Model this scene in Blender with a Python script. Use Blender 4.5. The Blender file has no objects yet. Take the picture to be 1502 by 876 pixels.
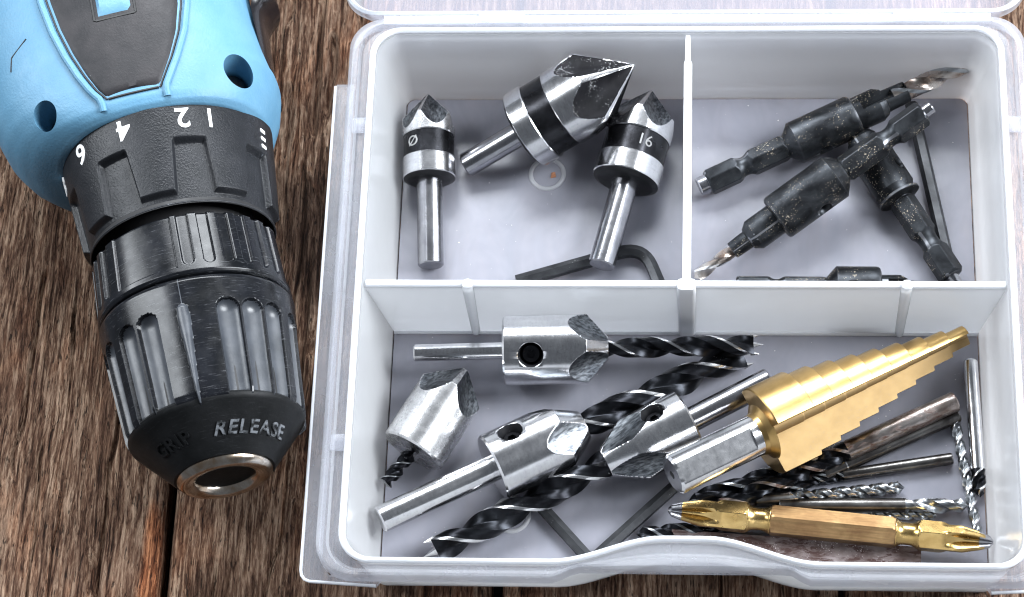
import bpy, bmesh, math, random
import numpy as np
from math import sin, cos, pi, radians as rad, sqrt
from mathutils import Matrix, Vector

S = 0.001                      # all lengths below are millimetres
scene = bpy.context.scene
COL = scene.collection

# ------------------------------------------------------------------ camera
cam = bpy.data.cameras.new('camera')
cam.sensor_width = 36.0
cam.lens = 91.05
cam.clip_start = 0.02
cam.clip_end = 20.0
cam.dof.use_dof = True
cam.dof.focus_distance = 0.655
cam.dof.aperture_fstop = 32.0
camo = bpy.data.objects.new('camera', cam)
COL.objects.link(camo)
camo.location = (5.1*S, -273.7*S, 612.9*S)
camo.rotation_euler = (rad(25), rad(3.75), rad(1.96))
scene.camera = camo

# ------------------------------------------------------------------ world and lamps
world = bpy.data.worlds.new('World')
scene.world = world
world.use_nodes = True
bg = world.node_tree.nodes['Background']
bg.inputs['Color'].default_value = (0.80, 0.88, 1.0, 1)
bg.inputs['Strength'].default_value = 0.14


def area(name, loc, target, sx, sy, power, color=(1, 1, 1)):
    L = bpy.data.lights.new(name, 'AREA')
    L.shape = 'RECTANGLE'
    L.size = sx
    L.size_y = sy
    L.energy = power
    L.color = color
    o = bpy.data.objects.new(name, L)
    COL.objects.link(o)
    o.location = loc
    d = Vector(target) - Vector(loc)
    o.rotation_euler = d.to_track_quat('-Z', 'Y').to_euler()
    return o


area('softbox_right', (0.62, 0.10, 0.50), (0.02, 0.0, 0.0), 0.34, 0.56, 16.5, (0.91, 0.955, 1.0))
area('softbox_back', (-0.05, 0.55, 0.60), (0.0, 0.0, 0.0), 0.70, 0.28, 14.0, (0.91, 0.955, 1.0))
area('softbox_left', (-0.62, 0.12, 0.46), (-0.05, 0.0, 0.0), 0.18, 0.60, 5.0, (0.90, 0.95, 1.0))

scene.view_settings.view_transform = 'Standard'
scene.view_settings.look = 'None'
scene.view_settings.exposure = 0.15
scene.view_settings.gamma = 1.0
scene.cycles.use_denoising = True
scene.cycles.filter_width = 1.1
scene.cycles.max_bounces = 8
scene.cycles.transparent_max_bounces = 24
scene.cycles.diffuse_bounces = 4
scene.cycles.glossy_bounces = 4
scene.cycles.transmission_bounces = 8
scene.cycles.sample_clamp_indirect = 8.0


# ------------------------------------------------------------------ material helpers
class NT:
    """small node-tree writer"""

    def __init__(self, name):
        self.m = bpy.data.materials.new(name)
        self.m.use_nodes = True
        self.t = self.m.node_tree
        self.t.nodes.clear()
        self.out = self.t.nodes.new('ShaderNodeOutputMaterial')
        tc = self.t.nodes.new('ShaderNodeTexCoord')
        mp = self.n('ShaderNodeVectorMath', operation='SCALE')
        mp.inputs['Scale'].default_value = 1.0/S
        self.t.links.new(tc.outputs['Object'], mp.inputs[0])
        self.co = mp.outputs[0]            # object coordinates in millimetres

    def n(self, typ, **kw):
        nd = self.t.nodes.new(typ)
        for k, v in kw.items():
            setattr(nd, k, v)
        return nd

    def l(self, a, b):
        self.t.links.new(a, b)

    def put(self, sock, v):
        if hasattr(v, 'links') or isinstance(v, bpy.types.NodeSocket):
            self.l(v, sock)
        elif isinstance(v, (tuple, list)):
            sock.default_value = tuple(v) + ((1,) if len(v) == 3 and len(sock.default_value) == 4 else ())
        else:
            sock.default_value = v

    def noise(self, scale=(1, 1, 1), detail=3, rough=.55, dist=0, off=(0, 0, 0), vec=None):
        mp = self.n('ShaderNodeMapping')
        self.l(vec or self.co, mp.inputs['Vector'])
        mp.inputs['Scale'].default_value = scale
        mp.inputs['Location'].default_value = off
        nz = self.n('ShaderNodeTexNoise')
        nz.inputs['Scale'].default_value = 1
        nz.inputs['Detail'].default_value = detail
        nz.inputs['Roughness'].default_value = rough
        nz.inputs['Distortion'].default_value = dist
        self.l(mp.outputs[0], nz.inputs['Vector'])
        return nz.outputs['Fac']

    def voro(self, scale, off=(0, 0, 0)):
        mp = self.n('ShaderNodeMapping')
        self.l(self.co, mp.inputs['Vector'])
        mp.inputs['Scale'].default_value = scale
        mp.inputs['Location'].default_value = off
        v = self.n('ShaderNodeTexVoronoi')
        v.inputs['Scale'].default_value = 1
        self.l(mp.outputs[0], v.inputs['Vector'])
        return v

    def ramp(self, fac, stops):
        r = self.n('ShaderNodeValToRGB')
        els = r.color_ramp.elements
        while len(els) < len(stops):
            els.new(.5)
        for e, (p, c) in zip(els, stops):
            e.position = p
            e.color = (tuple(c) + (1,)) if isinstance(c, (tuple, list)) else (c, c, c, 1)
        self.l(fac, r.inputs[0])
        return r.outputs[0]

    def math(self, op, a, b=0.0, clamp=False):
        m = self.n('ShaderNodeMath', operation=op)
        m.use_clamp = clamp
        self.put(m.inputs[0], a)
        self.put(m.inputs[1], b)
        return m.outputs[0]

    def mix(self, fac, a, b, mode='MIX'):
        m = self.n('ShaderNodeMix', data_type='RGBA', blend_type=mode)
        self.put(m.inputs[0], fac)
        self.put(m.inputs[6], a)
        self.put(m.inputs[7], b)
        return m.outputs[2]

    def bump(self, h, strength, dist=.1):
        b = self.n('ShaderNodeBump')
        b.inputs['Strength'].default_value = strength
        b.inputs['Distance'].default_value = dist*S
        self.l(h, b.inputs['Height'])
        return b.outputs[0]

    def pbr(self, color, metallic=0, rough=.5, normal=None, spec=.5, **kw):
        p = self.n('ShaderNodeBsdfPrincipled')
        self.put(p.inputs['Base Color'], color)
        self.put(p.inputs['Metallic'], metallic)
        self.put(p.inputs['Roughness'], rough)
        p.inputs['Specular IOR Level'].default_value = spec
        if normal is not None:
            self.l(normal, p.inputs['Normal'])
        for k, v in kw.items():
            self.put(p.inputs[k.replace('_', ' ')], v)
        self.l(p.outputs[0], self.out.inputs['Surface'])
        return p

    def surf(self, s):
        self.l(s, self.out.inputs['Surface'])


M = {}


def metal(name, col, dark, rough, ring=.25, blot=.5, wear=None, spec=.5, streak=0.0, pits=0.0, specks=0.0, metallic=1.0, rust=None, rustlo=.55, speckcol=(.55, .47, .36), grind=(1.6, .35, .35)):
    t = NT(name)
    fine = t.noise(grind, 2, .6)
    big = t.noise((.16, .22, .22), 4, .6, .4)
    c = t.mix(t.ramp(big, [(.35, 0.0), (.7, 1.0)]), dark, col)
    met = metallic
    if streak:
        c = t.mix(t.ramp(fine, [(.38, streak), (.62, 0.0)]), c, t.mix(1.0, c, (.25, .25, .26), 'MULTIPLY'))
    if pits:
        c = t.mix(t.ramp(t.noise((1.5, 1.5, 1.5), 3, .7, off=(8, 8, 8)), [(.34, pits), (.44, 0.0)]), c, (.16, .16, .17))
    r = t.math('MULTIPLY_ADD', t.noise((.5, .5, .5), 3), .10)
    r.node.inputs[2].default_value = rough-.05
    if wear:
        g = t.n('ShaderNodeNewGeometry')
        c = t.mix(t.ramp(g.outputs['Pointiness'], [(.535, 0.0), (.62, 1.0)]), c, wear)
    if rust:
        rm = t.ramp(t.noise((.22, .6, .6), 6, .7, .6, off=(3, 1, 7)), [(rustlo, 0.0), (rustlo+.12, 1.0)])
        c = t.mix(rm, c, rust)
        met = t.math('SUBTRACT', metallic, t.math('MULTIPLY', rm, .75))
        r = t.math('ADD', r, t.math('MULTIPLY', rm, .3), True)
    if specks > 0:
        v = t.voro((2.2, 2.2, 2.2))
        gate = t.math('MULTIPLY', t.ramp(t.noise((.16, .16, .16), 3, .6, off=(9, 2, 4)), [(.60-specks*.35, 0.0), (.80-specks*.35, .50)]), v.outputs['Color'])
        sm = t.math('LESS_THAN', v.outputs['Distance'], gate)
        c = t.mix(sm, c, speckcol)
        met = t.math('MULTIPLY', met, t.math('SUBTRACT', 1.0, sm))
        r = t.math('ADD', r, t.math('MULTIPLY', sm, .4), True)
    h = t.math('ADD', t.math('MULTIPLY', fine, ring), t.math('MULTIPLY', t.noise((1.3, 1.3, 1.3), 2, .5), blot))
    t.pbr(c, met, r, t.bump(h, .25, .022), spec=spec)
    M[name] = t.m
    return t.m


metal('steel', (.72, .72, .73), (.60, .60, .62), .20, ring=.05, blot=.02, pits=.22, streak=.10)
metal('steel_dark', (.40, .40, .42), (.24, .24, .26), .22, ring=.12, blot=.06)
metal('steel_rough', (.80, .80, .80), (.52, .52, .53), .27, ring=.1, blot=.4, pits=.4)
metal('steel_facet', (.30, .32, .34), (.11, .12, .135), .34, ring=1.0, blot=.2, grind=(.15, 1.5, 1.5), streak=.95)
metal('steel_soot_shade', (.014, .014, .016), (.006, .006, .007), .50, ring=.4, blot=1.2, specks=.45, speckcol=(.32, .32, .33), metallic=0.0, spec=.05)
metal('black_band', (.045, .046, .052), (.014, .014, .016), .26, ring=1.6, blot=.2, metallic=.9)
metal('black_oxide', (.046, .050, .056), (.010, .011, .013), .42, ring=.2, blot=.8, specks=.55, metallic=.85, wear=(.16, .165, .18), speckcol=(.22, .19, .15))
metal('drill_black', (.020, .022, .026), (.006, .006, .008), .32, ring=.1, blot=.15, specks=.10, speckcol=(.35, .36, .38), metallic=.9)
metal('drill_bright', (.78, .78, .79), (.5, .5, .51), .24)
metal('drill_grey', (.42, .44, .46), (.18, .19, .20), .30)
metal('drill_brown', (.46, .44, .42), (.20, .15, .12), .28, rust=(.085, .040, .026), rustlo=.58)
metal('gold', (.52, .345, .14), (.41, .265, .10), .32, ring=.10, blot=.05)
metal('gold_flat', (.30, .205, .095), (.26, .175, .080), .56, ring=.1, blot=.1, metallic=.85, pits=.12)
metal('brass', (.52, .37, .155), (.36, .235, .085), .26, ring=.05, blot=.05)
metal('brass_worn', (.37, .24, .115), (.23, .135, .065), .36, streak=.35, ring=.25, blot=.1, grind=(.12, 1.8, 1.8))
metal('rusty', (.46, .42, .40), (.16, .12, .10), .30, rust=(.075, .035, .024), rustlo=.50)
metal('rust_plate', (.26, .22, .22), (.10, .07, .065), .55, blot=2, rust=(.055, .026, .022), rustlo=.46, specks=.5, speckcol=(.42, .38, .38), metallic=.3)
metal('chrome_ring', (.70, .66, .60), (.42, .30, .20), .22)
metal('rod_dark', (.17, .165, .16), (.055, .050, .048), .30, rust=(.045, .026, .020), rustlo=.58, specks=.08)
metal('back_black', (.020, .020, .022), (.010, .010, .011), .30, ring=.1, blot=.2, metallic=.3, spec=.25)
metal('key_black', (.055, .057, .062), (.020, .021, .024), .38, blot=1.2, specks=.10, speckcol=(.4, .4, .4), metallic=.6)


def plastic(name, c1, c2, rough, grain, gstr, scale=(.12, .12, .12), scr=0.0, spec=.5, wear=None):
    t = NT(name)
    c = t.mix(t.ramp(t.noise(scale, 4, .6), [(.35, 0.0), (.68, 1.0)]), c1, c2)
    if wear:
        g = t.n('ShaderNodeNewGeometry')
        c = t.mix(t.ramp(g.outputs['Pointiness'], [(.535, 0.0), (.62, 1.0)]), c, wear)
    if scr:
        s = t.noise((.15, 3.0, 3.0), 3, .7, off=(4, 0, 0))
        s2 = t.noise((5.0, .25, .25), 3, .7, off=(4, 7, 0))
        sm = t.math('MULTIPLY', t.ramp(s2, [(.60, 0.0), (.72, 1.0)]), scr)
        c = t.mix(sm, c, (.30, .31, .33))
    g = t.noise((grain, grain, grain), 2, .6)
    r = t.math('MULTIPLY_ADD', t.noise((.3, .3, .3), 4), .25)
    r.node.inputs[2].default_value = rough-.12
    v = t.voro((.9, .9, .9))
    dm = t.math('LESS_THAN', v.outputs['Distance'], t.ramp(t.noise((.15, .15, .15), 2, off=(2, 2, 2)), [(.62, 0.0), (.8, .13)]))
    c = t.mix(t.math('MULTIPLY', dm, .6), c, (.55, .55, .55))
    t.pbr(c, 0, r, t.bump(g, gstr, .12), spec=spec)
    M[name] = t.m


plastic('blue_plastic', (.083, .205, .315), (.100, .23, .342), .48, 1.4, .7, spec=.35)
plastic('panel_plastic', (.013, .013, .015), (.028, .026, .028), .48, 1.6, .5, spec=.22)
plastic('clutch_plastic', (.009, .010, .012), (.016, .017, .020), .36, 1.9, 1.0, spec=.24, wear=(.085, .09, .10))
plastic('chuck_plastic', (.0035, .004, .005), (.009, .010, .013), .22, 1.4, .05, scr=.22, spec=.30, wear=(.085, .09, .10))
plastic('flute_plastic', (.026, .030, .037), (.060, .066, .077), .36, 1.5, .25, spec=.5)
plastic('gloss_black', (.006, .006, .007), (.010, .010, .012), .2, 1.0, .02)
plastic('nose_plastic', (.006, .0065, .007), (.012, .0125, .0135), .46, 1.6, .3, scr=.06, spec=.12)
plastic('gap_black', (.006, .006, .007), (.010, .010, .011), .6, 2, .2)

t = NT('white_paint')
t.pbr(t.mix(t.noise((2, 2, 2)), (.80, .80, .80), (.92, .92, .92)), 0, .5)
M['white_paint'] = t.m
t = NT('etched_mark')
t.pbr((.30, .30, .30), 0, .5)
M['etched_mark'] = t.m
t = NT('letter_highlight')
t.pbr(t.mix(t.ramp(t.noise((.6, .6, .6), 3), [(.4, 0.0), (.6, 1.0)]), (.012, .013, .014), (.15, .16, .175)), 0, .35)  # pale blotches paint the highlight of the raised letters into their colour
M['letter_highlight'] = t.m
t = NT('chip_brown')
t.pbr((.32, .14, .07), 0, .8)
M['chip_brown'] = t.m
t = NT('dust')
t.pbr((.75, .74, .72), 0, .8)
M['dust'] = t.m


def clear_plastic(name, opaque, tint=(.80, .83, .90), trans=.5, rough=.22, gl=.9, rub=False):
    """natural milky polypropylene: part clear, part scattering, with a soft sheen"""
    t = NT(name)
    op = opaque
    bm = t.bump(t.noise((.22, .22, .22), 1, .5), .10, .5)
    df = t.n('ShaderNodeBsdfDiffuse')
    df.inputs['Color'].default_value = tint+(1,)
    tl = t.n('ShaderNodeBsdfTranslucent')
    tl.inputs['Color'].default_value = tint+(1,)
    m1 = t.n('ShaderNodeMixShader')
    m1.inputs[0].default_value = trans
    t.l(df.outputs[0], m1.inputs[1])
    t.l(tl.outputs[0], m1.inputs[2])
    tr = t.n('ShaderNodeBsdfTransparent')
    tr.inputs['Color'].default_value = (.97, .975, .985, 1)
    m2 = t.n('ShaderNodeMixShader')
    if rub:          # faint rub marks and cloudiness of a used box
        cl = t.math('MULTIPLY_ADD', t.noise((.09, .05, .09), 3, .65, .5), .22)
        cl.node.inputs[2].default_value = op-.11
        t.l(cl, m2.inputs[0])
    else:
        m2.inputs[0].default_value = op
    t.l(tr.outputs[0], m2.inputs[1])
    t.l(m1.outputs[0], m2.inputs[2])
    fr = t.n('ShaderNodeFresnel')
    fr.inputs['IOR'].default_value = 1.42
    t.l(bm, fr.inputs['Normal'])
    g = t.n('ShaderNodeBsdfGlossy')
    g.inputs['Roughness'].default_value = rough
    t.l(bm, g.inputs['Normal'])
    m3 = t.n('ShaderNodeMixShader')
    t.l(t.math('MULTIPLY', fr.outputs[0], gl), m3.inputs[0])
    t.l(m2.outputs[0], m3.inputs[1])
    t.l(g.outputs[0], m3.inputs[2])
    t.surf(m3.outputs[0])
    M[name] = t.m


clear_plastic('pp_wall', .62, (.975, .985, 1.0), .68)
clear_plastic('pp_floor', .42, (.57, .58, .665), .35, rub=True)
clear_plastic('pp_rim', .24, (.84, .86, .93), .58, .3, .45, rub=True)
clear_plastic('pp_edge', .85, (.945, .96, .995), .35)
clear_plastic('pp_lid', .26, (.55, .54, .62), .3, .45, .2)


def wood_material():
    t = NT('weathered_wood')
    oi = t.n('ShaderNodeObjectInfo')
    cmb = t.n('ShaderNodeCombineXYZ')
    t.l(t.math('MULTIPLY', oi.outputs['Random'], 300.0), cmb.inputs[1])
    ad = t.n('ShaderNodeVectorMath', operation='ADD')
    t.l(t.co, ad.inputs[0])
    t.l(cmb.outputs[0], ad.inputs[1])
    base = ad.outputs[0]
    # slow sideways wander of the grain
    wv = t.noise((.05, .012, .05), 3, .5, 0, vec=base)
    wsh = t.n('ShaderNodeCombineXYZ')
    t.l(t.math('MULTIPLY', t.math('SUBTRACT', wv, .5), 5.0), wsh.inputs[0])
    ad2 = t.n('ShaderNodeVectorMath', operation='ADD')
    t.l(base, ad2.inputs[0])
    t.l(wsh.outputs[0], ad2.inputs[1])
    v = ad2.outputs[0]
    fine = t.noise((1.25, .085, 1), 4, .68, .35, vec=v)
    finer = t.noise((2.3, .34, 1), 3, .65, .7, off=(5, 3, 0), vec=v)
    mid = t.noise((.40, .030, 1), 4, .62, .4, off=(15, 3, 0), vec=v)
    blot = t.noise((.035, .018, 1), 4, .6, .4, off=(1, 13, 0), vec=base)
    pores = t.noise((1.7, .28, 1), 2, .5, .6, off=(31, 3, 0), vec=v)
    h = t.math('ADD', t.math('MULTIPLY', fine, .55), t.math('ADD', t.math('MULTIPLY', finer, .28), t.math('MULTIPLY', mid, .36)))
    sm = t.ramp(t.noise((.07, .022, 1), 3, .6, .6, off=(40, 4, 0), vec=base), [(.50, 0.0), (.68, .40)])
    h = t.math('ADD', t.math('MULTIPLY', h, t.math('SUBTRACT', 1.0, sm)), t.math('MULTIPLY', sm, .572))
    c = t.ramp(h, [(.445, (.004, .0022, .0015)), (.52, (.052, .0245, .0145)), (.585, (.142, .080, .051)), (.69, (.385, .268, .188))])
    c = t.mix(t.ramp(blot, [(.36, .75), (.58, 0.0)]), c, t.mix(1.0, c, (.36, .31, .30), 'MULTIPLY'))
    warm = t.ramp(t.noise((.06, .03, 1), 3, .6, .5, off=(7, 70, 0), vec=base), [(.52, 0.0), (.74, .7)])
    c = t.mix(warm, c, t.mix(1.0, c, (1.30, .92, .70), 'MULTIPLY'))
    pm = t.ramp(pores, [(.30, 1.0), (.37, 0.0)])
    c = t.mix(t.math('MULTIPLY', pm, .8), c, (.014, .010, .008))
    # darker patch beside the drill, orange split edge and weathered grey elsewhere
    def tone_patch(c, at, size, col, amt):
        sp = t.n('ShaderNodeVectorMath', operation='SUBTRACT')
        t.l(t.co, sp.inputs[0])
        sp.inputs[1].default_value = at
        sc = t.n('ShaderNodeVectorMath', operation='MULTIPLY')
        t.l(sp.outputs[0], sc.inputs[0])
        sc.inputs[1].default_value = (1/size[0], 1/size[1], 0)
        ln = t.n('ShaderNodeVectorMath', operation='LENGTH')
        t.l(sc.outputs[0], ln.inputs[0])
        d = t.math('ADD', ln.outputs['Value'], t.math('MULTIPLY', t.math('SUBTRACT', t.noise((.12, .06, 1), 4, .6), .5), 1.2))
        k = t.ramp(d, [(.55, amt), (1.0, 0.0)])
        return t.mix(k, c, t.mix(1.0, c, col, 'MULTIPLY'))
    c = tone_patch(c, (-97.0, 30.0, 0), (16, 26), (.28, .26, .26), 1.0)
    c = tone_patch(c, (-134.0, -66.0, 0), (3.2, 26), (1.55, .95, .62), .9)
    bh = t.math('SUBTRACT', h, t.math('MULTIPLY', pm, .25))
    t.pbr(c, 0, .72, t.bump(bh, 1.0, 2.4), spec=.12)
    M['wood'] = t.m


wood_material()
t = NT('dark_under')
t.pbr((.010, .008, .007), 0, .9)
M['dark_under'] = t.m


# ------------------------------------------------------------------ mesh helpers
def link(name, me, parent=None, mats=(), angle=None):
    for m in mats:
        me.materials.append(M[m])
    o = bpy.data.objects.new(name, me)
    COL.objects.link(o)
    if parent is not None:
        o.parent = parent
    if angle is not None:
        me.polygons.foreach_set('use_smooth', [True]*len(me.polygons))
        me.set_sharp_from_angle(angle=rad(angle))
    me.update()
    return o


def mesh(name, V, F, mats, parent=None, angle=30, mi=None):
    me = bpy.data.meshes.new(name)
    me.from_pydata((np.asarray(V, float)*S).tolist(), [], [tuple(map(int, f)) for f in F])
    if mi is not None:
        me.polygons.foreach_set('material_index', list(map(int, mi)))
    if isinstance(mats, str):
        mats = (mats,)
    bm = bmesh.new()
    bm.from_mesh(me)
    bmesh.ops.recalc_face_normals(bm, faces=bm.faces)
    bm.to_mesh(me)
    bm.free()
    return link(name, me, parent, mats, angle)


def tag(o, label, cat, group=None):
    o['label'] = label
    o['category'] = cat
    if group:
        o['group'] = group
    return o


def struct(o):
    o['kind'] = 'structure'
    return o


def empty(name, loc=(0, 0, 0), mat=None):
    o = bpy.data.objects.new(name, None)
    o.empty_display_size = .01
    COL.objects.link(o)
    if mat is not None:
        o.matrix_world = mat
    else:
        o.location = tuple(c*S for c in loc)
    return o


def frame(a, b, roll=0):
    """matrix with X along a->b, Z as near up as it can be, then rolled about X"""
    a = Vector(a)
    b = Vector(b)
    X = (b-a).normalized()
    Y = Vector((0, 0, 1)).cross(X).normalized()
    Z = X.cross(Y)
    m = Matrix((X, Y, Z)).transposed().to_4x4() @ Matrix.Rotation(rad(roll), 4, 'X')
    m.translation = a*S
    return m, (b-a).length


def polar(xs, ths, rfun, twist=None, caps=(True, True), colmat=None, facemat=None):
    """closed skin r(x, theta) round the local X axis -> V, F, material index"""
    xs = np.asarray(xs, float)
    ths = np.asarray(ths, float)
    X, T = np.meshgrid(xs, ths, indexing='ij')
    R = np.maximum(rfun(X, T), .005)
    A = T+(twist(X) if twist is not None else 0)
    nx, nt = X.shape
    V = np.stack([X, R*np.cos(A), R*np.sin(A)], -1).reshape(-1, 3)
    i = np.arange(nx-1)[:, None]
    j = np.arange(nt)[None, :]
    j2 = (j+1) % nt
    F = np.stack([i*nt+j+0*j2, (i+1)*nt+j+0*j2, (i+1)*nt+j2, i*nt+j2], -1).reshape(-1, 4)
    mi = np.zeros((nx-1, nt), int)
    if colmat is not None:
        mi[:] = np.asarray(colmat)[None, :]
    if facemat is not None:
        xm = (xs[1:]+xs[:-1])/2
        mi = facemat(np.repeat(xm[:, None], nt, 1), np.repeat(ths[None, :], nx-1, 0), mi)
    F = F.tolist()
    mi = mi.reshape(-1).tolist()
    V = V.tolist()
    if caps[0]:
        V.append((xs[0], 0, 0))
        k = len(V)-1
        F += [(k, (q+1) % nt, q) for q in range(nt)]
        mi += [mi[0]]*nt
    if caps[1]:
        V.append((xs[-1], 0, 0))
        k = len(V)-1
        b = (nx-1)*nt
        F += [(k, b+q, b+(q+1) % nt) for q in range(nt)]
        mi += [mi[-1]]*nt
    return V, F, mi


def ring_angles(n):
    return np.arange(n)*2*pi/n


def xs_of(prof, step=.0):
    """x samples that keep every profile corner crisp"""
    out = []
    for (x0, _), (x1, _) in zip(prof[:-1], prof[1:]):
        n = 1 if not step else max(1, int(math.ceil(abs(x1-x0)/step)))
        out += [x0+(x1-x0)*k/n for k in range(n)]
    out.append(prof[-1][0])
    return np.array(out)


def prof_r(prof):
    """profile with strictly growing x (tiny nudges for steps) -> interpolator"""
    px = np.array([p[0] for p in prof], float)
    for k in range(1, len(px)):
        if px[k] <= px[k-1]:
            px[k] = px[k-1]+1e-3
    pr = np.array([p[1] for p in prof], float)
    return px, pr


def lathe(name, prof, mat, parent, n=64, step=0, rf=None, angle=30, caps=(True, True)):
    px, pr = prof_r(prof)
    xs = xs_of(list(zip(px, pr)), step)

    def f(X, T):
        r = np.interp(X, px, pr)
        return rf(X, T, r) if rf is not None else r
    V, F, mi = polar(xs, ring_angles(n), f, caps=caps)
    return mesh(name, V, F, mat, parent, angle)


def sstep(a, b, x):
    t = np.clip((x-a)/(b-a), 0, 1)
    return t*t*(3-2*t)


def adiff(a, b):
    return (a-b+pi) % (2*pi)-pi


def tube(name, pts, rad_, mat, parent=None, n=6, roll=0, taper=None, angle=30):
    """sweep of an n-gon along a polyline"""
    P = [Vector(p) for p in pts]
    V, F = [], []
    up = Vector((0, 0, 1))
    for k, p in enumerate(P):
        d = ((P[min(k+1, len(P)-1)]-P[max(k-1, 0)])).normalized()
        side = d.cross(up)
        if side.length < 1e-4:
            side = Vector((1, 0, 0))
        side.normalize()
        u2 = side.cross(d)
        r = rad_*(taper[k] if taper else 1)
        for q in range(n):
            a = 2*pi*q/n+roll
            V.append(p+(side*cos(a)+u2*sin(a))*r)
    for k in range(len(P)-1):
        for q in range(n):
            F.append((k*n+q, k*n+(q+1) % n, (k+1)*n+(q+1) % n, (k+1)*n+q))
    F.append(tuple(range(n))[::-1])
    F.append(tuple((len(P)-1)*n+q for q in range(n)))
    return mesh(name, [tuple(v) for v in V], F, mat, parent, angle)


def box(name, x0, x1, y0, y1, z0, z1, mat, parent=None, bev=.3, seg=2):
    bm = bmesh.new()
    bmesh.ops.create_cube(bm, size=1)
    for v in bm.verts:
        v.co = Vector(((x0+x1)/2+v.co.x*(x1-x0), (y0+y1)/2+v.co.y*(y1-y0), (z0+z1)/2+v.co.z*(z1-z0)))*S
    if bev:
        bmesh.ops.bevel(bm, geom=bm.edges[:], offset=bev*S, segments=seg, affect='EDGES', profile=.5)
    me = bpy.data.meshes.new(name)
    bm.to_mesh(me)
    bm.free()
    return link(name, me, parent, (mat,), 40)


def cut(obj, cutters):
    """boolean the cutters out of obj and keep the result as plain mesh"""
    for c in cutters:
        md = obj.modifiers.new('cut', 'BOOLEAN')
        md.operation = 'DIFFERENCE'
        md.solver = 'EXACT'
        md.object = c
        md.material_mode = 'TRANSFER'
    bpy.context.view_layer.update()
    dg = bpy.context.evaluated_depsgraph_get()
    me = bpy.data.meshes.new_from_object(obj.evaluated_get(dg))
    obj.modifiers.clear()
    old = obj.data
    obj.data = me
    bpy.data.meshes.remove(old)
    for c in cutters:
        bpy.data.objects.remove(c)
    return obj


def text_mesh(name, string, size, wrap, mat, parent, depth=.25, spacing=1.0, bold=0.0):
    """lettering laid on a curved surface: wrap(u, v, h) -> point"""
    cu = bpy.data.curves.new('lettering', 'FONT')
    cu.body = string
    cu.size = size
    cu.align_x = 'CENTER'
    cu.align_y = 'CENTER'
    cu.extrude = depth
    cu.space_character = spacing
    cu.offset = bold
    cu.resolution_u = 4
    o = bpy.data.objects.new('lettering', cu)
    COL.objects.link(o)
    bpy.context.view_layer.update()
    dg = bpy.context.evaluated_depsgraph_get()
    me = bpy.data.meshes.new_from_object(o.evaluated_get(dg))
    bpy.data.objects.remove(o)
    for v in me.vertices:
        v.co = Vector(wrap(v.co.x, v.co.y, v.co.z))*S
    me.name = name
    bm = bmesh.new()
    bm.from_mesh(me)
    bmesh.ops.recalc_face_normals(bm, faces=bm.faces)
    bm.to_mesh(me)
    bm.free()
    me.materials.clear()
    return link(name, me, parent, (mat,))


# ------------------------------------------------------------------ value noise for relief
_rng = np.random.RandomState(7)
_tab = _rng.rand(256, 256)


def vnoise(x, y):
    xi = np.floor(x).astype(int)
    yi = np.floor(y).astype(int)
    fx = x-xi
    fy = y-yi
    fx = fx*fx*(3-2*fx)
    fy = fy*fy*(3-2*fy)
    a = _tab[xi % 256, yi % 256]
    b = _tab[(xi+1) % 256, yi % 256]
    c = _tab[xi % 256, (yi+1) % 256]
    d = _tab[(xi+1) % 256, (yi+1) % 256]
    return (a*(1-fx)+b*fx)*(1-fy)+(c*(1-fx)+d*fx)*fy


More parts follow.
